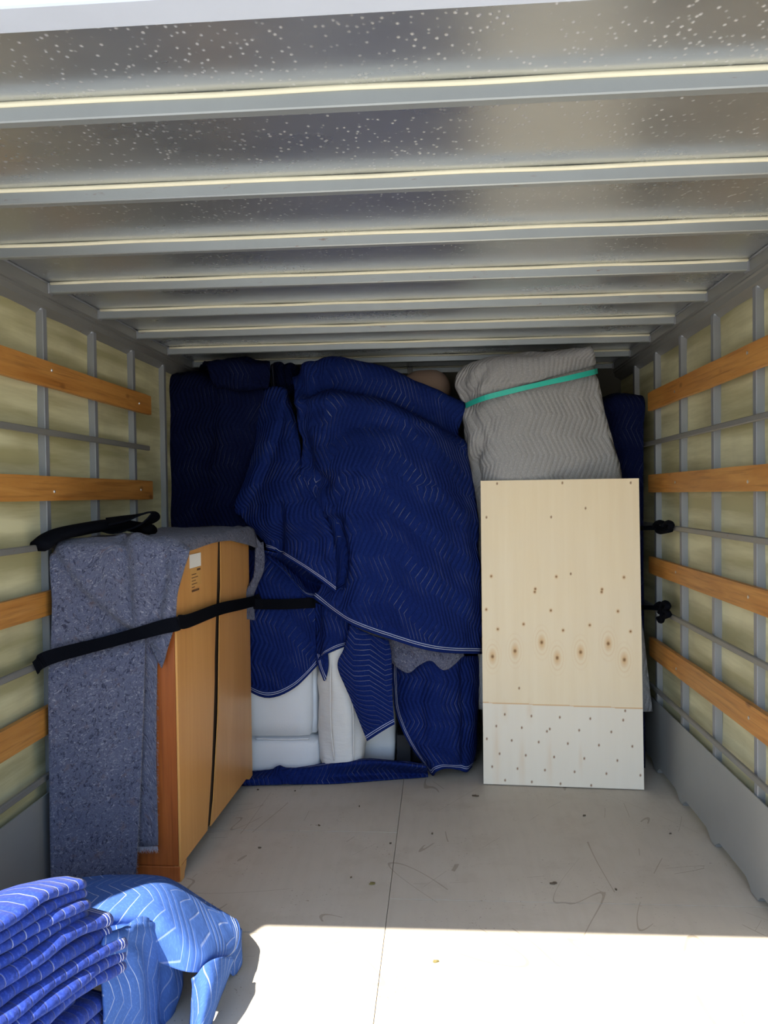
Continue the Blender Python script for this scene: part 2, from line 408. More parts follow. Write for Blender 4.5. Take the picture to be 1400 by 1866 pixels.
def side(name, wall, stud, sgn):
    """one side wall: fibreglass panels, studs, wooden rub rails, steel tie rails, kick panel, top cove"""
    W = struct(empty(name)); inn = -sgn
    ys = [1.2]+[y+.015 for y in YS if y < YF-.05]+[YF]
    for a, b in zip(ys, ys[1:]):
        n, mz = 4, 40; vs_, fs = [], []
        for s_ in (0, 1):
            for i in range(mz+1):
                z = 2.06*i/mz
                for j in range(n+1):
                    u_ = j/n; y = a+.0007+(b-a-.0014)*u_
                    bul = .006*math.sin(math.pi*u_)*math.sin(z*2*math.pi/.42+a*1.3)+.004*noise.noise(Vector((y*2, z*5, sgn*4)))
                    vs_.append((wall+inn*(.004+bul)+sgn*s_*.004, y, z))
        N = (mz+1)*(n+1)
        for i in range(mz):
            for j in range(n):
                q = (i*(n+1)+j, i*(n+1)+j+1, (i+1)*(n+1)+j+1, (i+1)*(n+1)+j)
                fs.append(q if sgn > 0 else q[::-1]); fs.append(tuple(N+k for k in (q[::-1] if sgn > 0 else q)))
        mesh('wall_panel', vs_, fs, 'frp', W, True)
    for y in YS:
        if y > YF-.04: continue
        s = prism('stud', [(stud, y), (stud, y+.030), (wall-sgn*.002, y+.030), (wall-sgn*.002, y)], 2, 0.0, 2.041, 'stud_steel', W, .0018)
        box('stud_clip', (min(stud, wall)+.004, y-.003, 2.034), (max(stud, wall)-.004, y+.001, 2.043), 'header_white', s)
    end = 3.97 if sgn > 0 else 3.672
    for z0, z1 in ((1.764, 1.852), (1.366, 1.452), (.970, 1.052), (.562, .656)):
        bm = bmesh.new(); n = 36; a = stud-sgn*.0005; f = stud-sgn*.0205
        prof = []
        y0 = 1.24
        for i in range(n+1):
            y = y0+(end-y0)*i/n; w1 = .0018*noise.noise(Vector((y*3, z0*9, sgn))); w2 = .0018*noise.noise(Vector((y*3, z1*9+5, sgn)))
            prof.append([bm.verts.new((xx, y, zz)) for xx, zz in ((a, z0+w1), (f, z0+w1), (f, z1+w2), (a, z1+w2))])
        for i in range(n):
            for j in range(4): bm.faces.new((prof[i][j], prof[i][(j+1) % 4], prof[i+1][(j+1) % 4], prof[i+1][j]))
        bm.faces.new(prof[0]); bm.faces.new(prof[-1][::-1])
        long_ = [e for e in bm.edges if abs(e.verts[0].co.y-e.verts[1].co.y) > .01]
        bmesh.ops.bevel(bm, geom=long_, offset=.0025, segments=1, affect='EDGES')
        r = bm_obj('wooden_rail', bm, 'rail_wood', W)
        for k, y in enumerate(YS):
            if y0 < y < end-.02 and (k+int(z0*10)) % 2 == 0:
                zc = (z0+z1)/2+.02*math.sin(k*5+z0*7); bb = bmesh.new(); bmesh.ops.create_cone(bb, segments=10, radius1=.006, radius2=.004, depth=.004, cap_ends=True)
                bmesh.ops.rotate(bb, verts=bb.verts, matrix=Matrix.Rotation(math.pi/2, 3, 'Y')); bmesh.ops.translate(bb, verts=bb.verts, vec=(f-sgn*.001, y+.015, zc))
                bm_obj('bolt', bb, 'bolt_steel', r)
    for z in (1.606, 1.207, .808, .413):
        prism('steel_rail', [(stud-sgn*.001, z-.011), (stud-sgn*.016, z-.011), (stud-sgn*.016, z+.011), (stud-sgn*.001, z+.011)], 1, 1.24, (4.60 if sgn > 0 else 3.66), 'rail_steel', W, .003)
    # kick panel with arched drain slots between the studs
    prof = []; y = .5
    yk0, yk1 = 1.25, 4.55
    n = 240
    for i in range(n+1):
        y = yk0+(yk1-yk0)*i/n; ph = ((y-YS[0]-.015)/PITCH_Y) % 1.0; d = min(ph, 1-ph)*PITCH_Y
        z = .010 if d < .028 else .010+.032*min(1., (d-.028)/.05)**.6
        prof.append((y, z))
    f = stud-sgn*.002; th = sgn*.004
    vs_ = []; 
    for y, z in prof: vs_ += [(f, y, z), (f, y, .352), (f-th, y, z), (f-th, y, .352)]
    fs = []
    for i in range(n):
        a, b = i*4, i*4+4
        for q in ((a, a+1, b+1, b), (a+2, b+2, b+3, a+3), (a+1, a+3, b+3, b+1), (a, b, b+2, a+2)): fs.append(q)
    k = mesh('kick_panel', vs_, fs, 'kick_steel', W)
    cx = 1.024 if sgn > 0 else -1.355
    prism('top_cove', [(cx, 2.1295), (cx, 2.086), (cx+sgn*.004, 2.078), (cx+sgn*.002, 2.072), (cx+sgn*.008, 2.066), (cx+sgn*.012, 2.046), (stud+sgn*.004, 2.040), (wall-sgn*.003, 2.022), (wall-sgn*.003, 2.1295)], 1, 1.196, YF, 'cove_steel', W)
    for y0, y1 in [(a+.028, b-.004) for a, b in zip(YB, YB[1:])]:
        if y1 < YF: tube('sealant_bead', [(cx-sgn*.001, y0+.01, 2.126), (cx-sgn*.001, (y0+y1)/2, 2.1255), (cx-sgn*.001, y1-.005, 2.126)], .0045, 'stud_steel', W, 6, 3)
    box('rear_post', (min(wall, stud)-.01, 1.13, -.1), (max(wall, stud)+.01, 1.20, 2.086), 'header_white', W, .004)
    return W
side('wall_right', XR, SR, 1)
side('wall_left', XL, SL, -1)
wf_ = struct(empty('wall_front'))
for i in range(6):
    a = XL+(XR-XL)*i/6; b = XL+(XR-XL)*(i+1)/6
    box('wall_panel', (a+.001, YF-.012, 0), (b-.001, YF, ZR), 'bulkhead', wf_, .002)
    if i: box('stud', (a-.015, YF-.045, 0), (a+.015, YF-.0125, ZR-.002), 'rail_steel', wf_, .002)


# ------------------------------------------------------------------ wooden dresser against the left wall, back panels towards the aisle
D = tag(empty('wooden_dresser', (-.935, 2.742, 0)), 'honey brown wooden dresser under the grey felt pad by the left wall', 'dresser')
D.rotation_euler.z = -.027
def toD(p): q = Vector(p)-D.location; c, s = math.cos(.027), math.sin(.027); return Vector((q.x*c-q.y*s, q.x*s+q.y*c, q.z))
box('side_panel', (-.395, 0, .056), (-.008, .022, 1.188), 'cherry_wood', D, .002)
box('plinth', (-.398, -.005, 0), (-.004, .02, .055), 'cherry_wood', D, .003)
box('carcass', (-.392, .023, .06), (-.0075, .975, 1.187), 'carcass_dark', D)
box('top_board', (-.405, -.008, 1.189), (.004, .992, 1.21), 'cherry_wood', D, .004)
def back_panel(edge, y_end, left):
    zs = [.058+1.130*i/24 for i in range(25)]; bm = bmesh.new(); rows = []
    for z in zs:
        e = None
        for (ya, za), (yb, zb) in zip(edge, edge[1:]):
            if min(za, zb)-1e-6 <= z <= max(za, zb)+1e-6: e = ya+(yb-ya)*(z-za)/(zb-za)
        if e is None: e = edge[0][0] if z > edge[0][1] else edge[-1][0]
        w_ = .006*math.sin(math.pi*(z-.05)/1.14)
        ys = [y_end+(e-y_end)*k/4 for k in range(5)]
        rows.append([(bm.verts.new((-.005+w_*(k/4)**2, y, z)), bm.verts.new((-.001+w_*(k/4)**2, y, z))) for k, y in enumerate(ys)])
    for r, q in zip(rows, rows[1:]):
        for k in range(4):
            bm.faces.new((r[k][1], r[k+1][1], q[k+1][1], q[k][1])); bm.faces.new((r[k][0], q[k][0], q[k+1][0], r[k+1][0]))
        bm.faces.new((r[4][0], q[4][0], q[4][1], r[4][1])); bm.faces.new((r[0][1], q[0][1], q[0][0], r[0][0]))
    for r in (rows[0], rows[-1]):
        for k in range(4): bm.faces.new((r[k][0], r[k+1][0], r[k+1][1], r[k][1]))
    return bm_obj('back_panel', bm, 'honey_wood', D)
gl = [(toD(X(x, y, -.922)).y, toD(X(x, y, -.922)).z) for x, y in ((397.7, 985), (394.5, 1083), (392.4, 1128), (390, 1203), (390.2, 1237), (386.6, 1396), (380.6, 1522))]
gr = [(toD(X(x, y, -.922)).y, toD(X(x, y, -.922)).z) for x, y in ((402, 985), (401.6, 1075), (400, 1094), (398.9, 1128), (397.7, 1187), (396.5, 1296), (390.5, 1455), (385.4, 1517))]
p1 = back_panel(gl, .004, True); back_panel(gr, .975, False)
def foot(y0, y1, flip):
    pr = [(0, 0), (.032, 0), (.038, .02), (.052, .034), (.06, .0555), (0, .0555)]
    pr = [((y0+a) if not flip else (y1-a), b) for a, b in pr]
    prism('foot', pr, 0, -.024, -.001, 'honey_wood', D)
foot(0.0, .06, False); foot(.915, .975, True)
box('corner_edge', (-.0075, -.002, .056), (.0005, .0035, 1.188), 'honey_wood', D, .001)
q = toD(X(347, 1011, -.928)); q2 = toD(X(366, 1031, -.928)); q3 = toD(X(366, 1064, -.928))
lab = box('paper_label', (.0004, q.y, q3.z), (.0012, q3.y, q2.z), 'sticker_tan', D)
lab['label'] = 'tan printed paper label with a white sticker above'
box('white_sticker', (.0005, q.y-.004, q2.z+.001), (.0014, q3.y+.002, q.z), 'sticker_white', lab)
zz = q2.z-.006
for i, (a, b, h) in enumerate(((.62, .95, .008), (.12, .55, .003), (.12, .7, .003), (.12, .5, .003), (.12, .62, .003), (.12, .4, .003), (.12, .8, .007))):
    wd = q3.y-q.y; box('print_line', (.0011, q.y+wd*a, zz-h), (.0015, q.y+wd*b, zz), 'ink', lab); zz -= h+.009

# ------------------------------------------------------------------ felt pads on the dresser
V = Vector
fp = cloth('felt_pad', [
    [V((-1.33, 3.775, 1.222)), V((-1.2, 3.78, 1.224)), V((-1.05, 3.78, 1.226)), V((-.96, 3.78, 1.224)), V((-.90, 3.775, 1.215)), V((-.872, 3.76, 1.125))],
    [V((-1.335, 3.30, 1.220)), V((-1.2, 3.3, 1.223)), V((-1.05, 3.3, 1.223)), V((-.96, 3.3, 1.223)), V((-.915, 3.3, 1.216)), V((-.898, 3.3, 1.188))],
    [V((-1.335, 2.86, 1.222)), V((-1.2, 2.86, 1.225)), V((-1.05, 2.86, 1.226)), V((-.98, 2.86, 1.224)), V((-.925, 2.86, 1.216)), V((-.908, 2.86, 1.178))],
    [V((-1.335, 2.70, 1.222)), V((-1.2, 2.735, 1.224)), V((-1.06, 2.735, 1.224)), V((-.99, 2.735, 1.222)), V((-.945, 2.735, 1.216)), P(346, 1004, 2.725)],
    [P(90, 1010, 2.625), P(150, 1010, 2.665), P(215, 1010, 2.692), P(275, 1010, 2.704), P(315, 1015, 2.706), P(338, 1030, 2.712)],
    [P(94, 1100, 2.615), P(155, 1092, 2.655), P(212, 1086, 2.688), P(268, 1078, 2.702), P(305, 1076, 2.704), P(324, 1080, 2.708)],
    [P(92, 1185, 2.625), P(150, 1172, 2.665), P(210, 1156, 2.695), P(265, 1144, 2.708), P(300, 1140, 2.706), P(318, 1138, 2.708)],
    [P(92, 1200, 2.630), P(150, 1188, 2.670), P(215, 1174, 2.698), P(258, 1168, 2.712), P(280, 1196, 2.704), P(294, 1218, 2.704)]],
    'felt', None, 9, [('s', [(98, 985), (110, 1015), (150, 1075), (200, 1120), (240, 1148)][::-1], -.040, 50), ('r', [(250, 975), (258, 1050), (246, 1140)], .018, 16), ('r', [(225, 985), (232, 1050), (242, 1140)], -.018, 9),
    ('r', [(300, 990), (300, 1050), (288, 1140)], -.010, 9), ('r', [(322, 1040), (312, 1090), (302, 1138)], .014, 11), ('r', [(95, 1193), (240, 1156), (318, 1134)], -.014, 12)], .005, 9, .009, '', 3, .0012)
tag(fp, 'blue grey recycled fibre felt pad draped over the top of the dresser', 'moving pad')
cloth('corner_flap', [[V((-.885, 3.755, 1.18)), V((-.868, 3.765, 1.15)), V((-.86, 3.79, 1.15))],
    [P(463, 1045, 3.70), P(472, 1042, 3.72), P(480, 1035, 3.745)],
    [P(448, 1085, 3.66), P(456, 1086, 3.69), P(463, 1085, 3.72)],
    [P(446, 1128, 3.66), P(455, 1129, 3.69), P(463, 1130, 3.72)]], 'felt', fp, 8, (), .006, 9, .009, '', 5, .001)
lp = cloth('felt_pad', [
    [P(90, 1187, 2.635), P(140, 1176, 2.672), P(200, 1160, 2.702), P(240, 1152, 2.715), P(266, 1146, 2.722)],
    [P(88, 1240, 2.605), P(140, 1235, 2.640), P(200, 1230, 2.672), P(238, 1225, 2.684), P(264, 1220, 2.695)],
    [P(89, 1380, 2.600), P(140, 1380, 2.635), P(195, 1380, 2.665), P(232, 1380, 2.680), P(259, 1380, 2.688)],
    [P(91, 1520, 2.600), P(140, 1520, 2.632), P(190, 1520, 2.660), P(225, 1520, 2.676), P(252, 1520, 2.684)],
    [P(93, 1632, 2.600), P(140, 1632, 2.632), P(185, 1628, 2.660), P(222, 1622, 2.680), P(247, 1612, 2.686)]],
    'felt', None, 10, (), .006, 5, .009, '', 8, .0012)
tag(lp, 'blue felt pad hanging below the strap on the front of the dresser', 'moving pad')
ul = cloth('under_layer', [[P(225, 1160, 2.728), P(262, 1160, 2.728), P(290, 1195, 2.728)], [P(225, 1230, 2.722), P(262, 1230, 2.72), P(286, 1225, 2.72)], [P(225, 1380, 2.720), P(262, 1380, 2.712), P(285, 1380, 2.714)],
    [P(225, 1540, 2.720), P(262, 1542, 2.710), P(288, 1540, 2.712)]], 'felt', lp, 9, (), .004, 8, .009, '', 11, .0012)
bm = bmesh.new()
def hair(bm, p, d, L, r=.0008):
    q_ = p+d*L*.5+V((random.uniform(-.3, .3), random.uniform(-.2, .2), random.uniform(-.2, .1)))*L*.4; e = p+d*L+V((random.uniform(-.5, .5), 0, random.uniform(-.2, .2)))*L*.4
    vs_ = [bm.verts.new(x+o_) for x in (p, q_) for o_ in (V((r, 0, 0)), V((-r*.5, r*.8, 0)), V((-r*.5, -r*.8, 0)))]; tip = bm.verts.new(e)
    for k in range(3):
        bm.faces.new((vs_[k], vs_[(k+1) % 3], vs_[3+(k+1) % 3], vs_[3+k])); bm.faces.new((vs_[3+k], vs_[3+(k+1) % 3], tip))
for i in range(160): hair(bm, P(random.uniform(252, 288), 1542, 2.711), V((random.uniform(-.5, .5), -.15, -1)).normalized(), random.uniform(.008, .028))
for i in range(170):
    y = random.uniform(1230, 1540); hair(bm, P(287-random.random()*2, y, 2.712), V((1, -.2, random.uniform(-1, .4))).normalized(), random.uniform(.004, .012), .0006)
for i in range(220):
    t_ = random.random(); y = 1230+360*t_; hair(bm, P(263-14*t_, y, 2.680), V((1, -.3, random.uniform(-1, .4))).normalized(), random.uniform(.004, .012), .0006)
fr = bm_obj('frayed_fibres', bm, 'thread_fibre', lp); fr['kind'] = 'stuff'

# ------------------------------------------------------------------ straps
ZU = V((0, 0, 1))
st = ribbon('ratchet_strap', [(V((-1.345, 2.53, .812)), ZU), (P(90, 1198, 2.580), ZU+V((0, .5, 0))), (P(200, 1169, 2.655), ZU+V((0, .9, 0))), (P(290, 1144, 2.682), ZU+V((0, .4, 0))), (P(322, 1137, 2.694), ZU),
    (V((-.915, 2.715, .935)), ZU), (X(345, 1131, -.910), ZU), (X(400, 1110, -.899), ZU), (X(440, 1101, -.893), ZU), (X(464, 1095, -.885), ZU), (V((-.86, 3.74, .885)), ZU)], .050, .003, 'strap_black')
tag(st, 'black webbing strap pulled tight around the dresser and its felt pad', 'strap')
tb = empty('strap_bundle', P(150, 975, 2.8)); tag(tb, 'bunched black strap lying on top of the felt pad by the wall', 'strap')
def rel(o, parent): o.parent = parent; o.matrix_parent_inverse = Matrix.Translation(-parent.location); return o
def R(x, y, z): return V((x, y, z))
rel(tube('strap_coil', [V((-1.345, 2.58, 1.215)), V((-1.33, 2.65, 1.245)), V((-1.29, 2.78, 1.262)), V((-1.24, 2.95, 1.272)), V((-1.18, 3.02, 1.258)), V((-1.12, 3.0, 1.250))], .022, 'strap_black', None, 10, 8, 1.9), tb)
rel(ribbon('strap_loop', [(V((-1.25, 2.90, 1.262)), V((0, 1, .3))), (V((-1.20, 2.90, 1.252)), V((0, 1, .2))), (V((-1.12, 2.92, 1.27)), V((0, 1, 0))), (V((-1.075, 2.93, 1.300)), V((0, 1, -.2))), (V((-1.09, 2.93, 1.318)), V((0, 1, 0))), (V((-1.16, 2.92, 1.300)), V((0, 1, .2))), (V((-1.24, 2.88, 1.285)), V((0, 1, .3)))], .09, .006, 'strap_black'), tb)
def tie(loc, pts, lobes, label):
    e = empty('knotted_strap', loc); tag(e, label, 'strap')
    rel(ribbon('strap_run', pts, .022, .003, 'strap_black'), e)
    for k, lb in enumerate(lobes): rel(tube('knot_loop', lb, .011, 'strap_black', None, 8, 6, 1.3), e)
rx = 1.012
def K(x, y): return X(x, y, rx)
tie(K(1203, 962), [(P(1150, 964, 3.98), ZU), (K(1185, 962)+V((-.03, 0, 0)), ZU), (K(1200, 962), ZU), (K(1216, 965), ZU)],
    [[K(1194, 958), K(1200, 952), K(1208, 953), K(1211, 960)], [K(1212, 958), K(1218, 952), K(1224, 956), K(1222, 962)], [K(1196, 962), K(1202, 969), K(1212, 968), K(1222, 966)]],
    'black strap knotted round the upper steel rail beside the plywood sheet')
tie(K(1205, 1110), [(P(1140, 1103, 3.90), ZU), (K(1172, 1106)+V((-.04, 0, 0)), ZU), (K(1196, 1108), ZU), (K(1208, 1112), ZU)],
    [[K(1197, 1104), K(1203, 1100), K(1207, 1108), K(1203, 1116)], [K(1206, 1106), K(1212, 1098), K(1218, 1104), K(1213, 1112)], [K(1205, 1112), K(1208, 1122), K(1205, 1132), K(1201, 1126)], [K(1208, 1112), K(1215, 1114), K(1219, 1120), K(1212, 1124)]],
    'black strap knotted round the lower steel rail beside the plywood sheet')

# ------------------------------------------------------------------ plywood sheet leaning on the wrapped load
bl, br = Z(881.5, 1427, .004), Z(1173.5, 1437.5, .004)
tl, tr = P(872.5, 877, bl.y+.075), P(1159.5, 871.5, br.y+.085)
PW = tag(empty('plywood_sheet', (bl+br)/2), 'tall pale plywood sheet with knots leaning in front of the grey wrapped bundle', 'plywood')
ux = (br-bl).normalized(); uz = ((tl+tr)/2-(bl+br)/2); HH = uz.length; uz.normalize(); uy = uz.cross(ux).normalized(); WW = ((br-bl).length+(tr-tl).length)/2
mw = Matrix((ux, uy, ux.cross(uy))).transposed().to_4x4(); mw.translation = (bl+br)/2; PW.matrix_world = mw
# face coordinates: (a, b) in 0..1 measured on the sheet
def bil(x, y):
    # invert the sheet's plane: intersect the sight line with it
    o_ = (bl+br)/2; n_ = uy; d = ray(x, y); t_ = (o_-EYEP).dot(n_)/d.dot(n_); p = EYEP+d*t_-o_; return p.dot(ux), p.dot(uz)
def crop(x, y): return 840+x*380/1144, 840+y*620/1866
small = [(167, 634), (523, 634), (893, 635), (140, 816), (493, 819), (860, 821), (203, 923), (344, 895), (560, 927), (706, 898), (929, 931)]
dbl = [(408, 702), (405, 718), (773, 702), (771, 716)]
bigk = [(174, 1073), (297, 1042), (443, 994), (528, 1078), (656, 1046), (807, 998), (895, 1086)]
scr_ = [(199, 127), (556, 121), (930, 118), (241, 1389), (387, 1397), (542, 1403), (709, 1409), (889, 1416), (900, 1365), (195, 1453), (334, 1461), (487, 1467), (648, 1473), (824, 1481), (143, 1523), (279, 1531), (427, 1539), (586, 1546), (756, 1554), (939, 1559), (213, 1604), (356, 1612), (511, 1620), (676, 1627), (857, 1637), (172, 1675), (311, 1685), (461, 1692), (623, 1700), (797, 1709), (983, 1717), (243, 1749), (389, 1757), (546, 1766), (714, 1774), (472, 1480), (320, 1245), (602, 618), (683, 259), (141, 312), (495, 308)]
marks = [(bil(*crop(*p)), .0032, .011, .0036, .0) for p in small]+[(bil(*crop(*p)), .0036, .011, .004, 0) for p in dbl]+[(bil(*crop(*p)), .0048, .022, .006, 1.) for p in bigk]+[(bil(*crop(*p)), .0028, .0055, .0048, 0) for p in scr_]
stains = [(bil(*crop(195, 1600)), .022, .21), (bil(*crop(335, 1660)), .020, .13), (bil(*crop(487, 1660)), .016, .12), (bil(*crop(655, 1640)), .012, .07), (bil(*crop(240, 1370)), .02, .05), (bil(*crop(375, 1370)), .02, .05)]
seam = sorted([bil(*crop(125, 1325)), bil(*crop(990, 1352))])
nx, nz = 250, 486; x0 = -WW/2; vs_, fs = [], []
th = .012
for i in range(nz+1):
    for j in range(nx+1): vs_.append((x0+WW*j/nx, -th, HH*i/nz))
fs = [(i*(nx+1)+j, i*(nx+1)+j+1, (i+1)*(nx+1)+j+1, (i+1)*(nx+1)+j) for i in range(nz) for j in range(nx)]
face = mesh('veneer_face', vs_, fs, 'ply_sheet', PW)
core = box('core', (-WW/2, -th+.0002, 0), (WW/2, 0, HH), 'ply_edge', PW)
at = face.data.attributes.new('knot', 'FLOAT_COLOR', 'POINT')
vals = [[0., 0., 0.] for _ in vs_]
def stamp(a, b, ra, rb, fn):
    j0, j1 = int((a-ra-x0)/WW*nx), int((a+ra-x0)/WW*nx)+1; i0, i1 = int((b-rb)/HH*nz), int((b+rb)/HH*nz)+1
    for i in range(max(0, i0), min(nz, i1)+1):
        for j in range(max(0, j0), min(nx, j1)+1):
            xx, zz_ = x0+WW*j/nx-a, HH*i/nz-b; fn(vals[i*(nx+1)+j], xx, zz_)
for (a, b), r0, r1, rv, bigger in marks:
    def f_(v_, x_, z_, r0=r0, r1=r1, rv=rv, bigger=bigger):
        d = math.hypot(x_/r0, z_/rv); v_[0] = max(v_[0], max(0, 1-d*.55)**.7 if d < 1.8 else 0)
        d2 = math.hypot(x_/r1, z_/(r1*(2.0 if bigger else 1.25)))
        g_ = max(0, 1-d2)**1.0*.9
        if bigger and d2 < 2.2: g_ = max(g_, .45*max(0, math.sin(d2*11))*max(0, 1-d2/2.2))
        v_[1] = max(v_[1], g_)
    stamp(a, b, r1*2, r1*4, f_)
for (a, b), ra, rb in stains:
    stamp(a, b, ra*1.5, rb*1.3, lambda v_, x_, z_: v_.__setitem__(1, max(v_[1], .28*math.exp(-(x_/ra*1.4)**2-(z_/rb*1.2)**2)*(.6+.4*noise.noise(V((x_*60, z_*9, 3)))))))
for i in range(nz+1):
    for j in range(nx+1):
        x_ = x0+WW*j/nx; z_ = HH*i/nz; s = seam[0][1]+(seam[1][1]-seam[0][1])*(x_-seam[0][0])/(seam[1][0]-seam[0][0]); v_ = vals[i*(nx+1)+j]
        if z_ < s: v_[2] = .48
        if abs(z_-s) < .0028: v_[1] = max(v_[1], .7)
for k, v_ in enumerate(vals): at.data[k].color = (v_[0], v_[1], v_[2], 1)

# ------------------------------------------------------------------ grey quilted bundle with a teal band
G_ = tag(empty('wrapped_bundle', P(1000, 1300, 4.0)), 'tall bundle wrapped in a grey quilted blanket behind the plywood sheet', 'bundle')
G_.location.z = .32
gc = cloth('quilted_cover', [
    [P(862, 690, 4.25), P(920, 684, 4.25), P(1000, 678, 4.25), P(1066, 672, 4.25)],
    [P(846, 668, 3.92), P(900, 651, 3.85), P(1000, 642, 3.83), P(1077, 634, 3.86)],
    [P(829, 698, 3.92), P(878, 695, 3.79), P(980, 688, 3.77), P(1087, 662, 3.87)],
    [P(842, 734, 3.94), P(884, 722, 3.80), P(980, 702, 3.79), P(1087, 676, 3.88)],
    [P(848, 790, 3.95), P(890, 780, 3.80), P(985, 770, 3.79), P(1103, 760, 3.90)],
    [P(860, 870, 3.96), P(905, 868, 3.83), P(990, 865, 3.83), P(1134, 872, 3.93)],
    [P(868, 1030, 3.96), P(920, 1040, 3.86), P(1010, 1040, 3.86), P(1160, 1050, 3.93)],
    [P(873, 1292, 3.96), P(940, 1300, 3.88), P(1040, 1300, 3.88), P(1189, 1296, 3.90)]], 'quilt_grey', None, 13,
    [('r', [(845, 740), (890, 726), (980, 703), (1090, 676)], -.016, 9), ('r', [(850, 745), (866, 800), (850, 850), (868, 900), (872, 960)], .022, 8), ('r', [(862, 745), (880, 800), (866, 850), (880, 930)], -.016, 7),
     ('r', [(862, 715), (872, 690), (885, 672)], -.010, 7), ('r', [(875, 712), (888, 690), (905, 680)], .007, 6), ('r', [(880, 830), (930, 860), (1000, 875)], .010, 14), ('r', [(1088, 700), (1098, 780), (1118, 860)], .010, 12),
     ('r', [(870, 735), (890, 760), (905, 800)], -.010, 6), ('r', [(862, 738), (872, 775), (874, 815)], .010, 5), ('r', [(885, 732), (915, 760), (940, 790)], -.007, 6), ('r', [(850, 725), (845, 700), (852, 680)], -.010, 5), ('r', [(900, 712), (925, 690)], -.006, 5), ('r', [(1075, 690), (1090, 760), (1110, 850)], -.008, 6), ('r', [(930, 720), (960, 716)], .006, 8), ('r', [(870, 880), (866, 840), (880, 820)], -.012, 6)], .009, 9, .007, '', 2, .0016)
rel(gc, G_)
rel(box('furniture_body', (P(900, 900, 4.0).x, 3.985, .33), (P(1080, 900, 4.0).x, 4.55, 1.98), 'brown_dark', None, .03, 2), G_)
band = ribbon('elastic_band', [(P(846, 741, 3.93), ZU), (P(858, 735, 3.86), ZU), (P(884, 725, 3.782), ZU), (P(930, 713, 3.772), ZU+V((0, -.3, 0))), (P(985, 700, 3.768), ZU+V((0, -.6, 0))), (P(1040, 688, 3.782), ZU+V((0, -.2, 0))), (P(1078, 679, 3.835), ZU), (P(1089, 676, 3.885), ZU)], .025, .002, 'strap_teal')
tag(band, 'teal elastic band stretched around the top of the grey wrapped bundle', 'band')

# ------------------------------------------------------------------ navy wrapped load
def wrapped(name, label, rows, body, **kw):
    e = empty(name, ((body[0][0]+body[1][0])/2, (body[0][1]+body[1][1])/2, body[0][2])); tag(e, label, 'bundle')
    c = cloth('quilted_cover', rows, kw.pop('mat', 'quilt_navy'), None, **kw); rel(c, e)
    rel(box('furniture_body', body[0], body[1], 'brown_dark', None, .03, 2), e); return e
xa = lambda px, y: P(px, 900, y).x
wrapped('wrapped_furniture', 'large item hidden under a navy quilted blanket in the middle of the load', [
    [P(528, 700, 4.10), P(600, 690, 4.15), P(690, 700, 4.2), P(770, 725, 4.2), P(835, 757, 4.15)],
    [P(534, 692, 3.92), P(600, 670, 3.90), P(690, 686, 3.92), P(770, 713, 3.94), P(838, 748, 3.96)],
    [P(541, 730, 3.80), P(610, 712, 3.76), P(700, 722, 3.76), P(785, 755, 3.80), P(846, 792, 3.90)],
    [P(546, 800, 3.77), P(622, 800, 3.68), P(710, 805, 3.67), P(792, 815, 3.72), P(856, 850, 3.86)],
    [P(556, 875, 3.76), P(628, 880, 3.66), P(712, 885, 3.64), P(798, 890, 3.69), P(866, 910, 3.85)],
    [P(586, 960, 3.74), P(640, 965, 3.65), P(715, 970, 3.62), P(800, 970, 3.67), P(872, 980, 3.84)],
    [P(596, 1040, 3.72), P(645, 1050, 3.64), P(716, 1065, 3.60), P(800, 1070, 3.65), P(876, 1075, 3.84)],
    [P(572, 1088, 3.72), P(638, 1135, 3.63), P(715, 1164, 3.60), P(795, 1186, 3.64), P(878, 1190, 3.84)]],
    ((xa(600, 4), 3.95, .60), (xa(830, 4), 4.6, 1.80)), res=13, hems='b', seed=1, wr=.010, wf=5,
    folds=[('r', [(560, 680), (580, 668), (620, 672), (700, 692), (780, 726), (840, 752)], 0.0480, 10), ('r', [(560, 715), (600, 696), (700, 716), (780, 750), (845, 785)], -0.0480, 14),
           ('s', [(548, 742), (610, 738), (660, 745), (720, 765)], 0.0352, 34), ('s', [(556, 868), (600, 858), (650, 862), (700, 880)], 0.0384, 46),
           ('r', [(552, 800), (566, 850), (590, 880)], -0.0480, 14), ('s', [(560, 940), (640, 936), (700, 950), (760, 962)], 0.0256, 40), ('r', [(612, 950), (625, 1010), (618, 1060)], -0.0480, 12),
           ('r', [(640, 965), (660, 1040), (650, 1100)], 0.0192, 18), ('r', [(840, 940), (850, 1040), (846, 1120)], 0.0224, 16), ('s', [(700, 1130), (780, 1150), (870, 1158)], 0.0128, 30), ('r', [(600, 800), (640, 775), (700, 770)], -0.0192, 16)])
ld = cloth('quilted_blanket', [
    [P(466, 722, 4.02), P(490, 706, 3.95), P(514, 706, 3.92), P(530, 716, 3.95)],
    [P(466, 800, 3.96), P(484, 800, 3.88), P(515, 800, 3.80), P(545, 800, 3.82)],
    [P(445, 880, 3.93), P(466, 876, 3.84), P(514, 872, 3.76), P(556, 872, 3.78)],
    [P(430, 932, 3.93), P(468, 936, 3.84), P(520, 935, 3.73), P(590, 930, 3.72)],
    [P(478, 984, 3.86), P(503, 992, 3.80), P(550, 990, 3.70), P(613, 995, 3.67)],
    [P(484, 1000, 3.86), P(508, 1008, 3.78), P(560, 1038, 3.70), P(612, 1078, 3.66)]], 'quilt_navy', None, 13,
    [('s', [(526, 712), (500, 790), (470, 870), (440, 925)], -0.0352, 26), ('r', [(507, 925), (506, 1005)], -0.0320, 10), ('r', [(548, 880), (590, 950), (606, 1010)], 0.0320, 14), ('r', [(520, 720), (535, 800), (545, 870)], 0.0192, 10)], .006, 6, .007, 'b', 4)
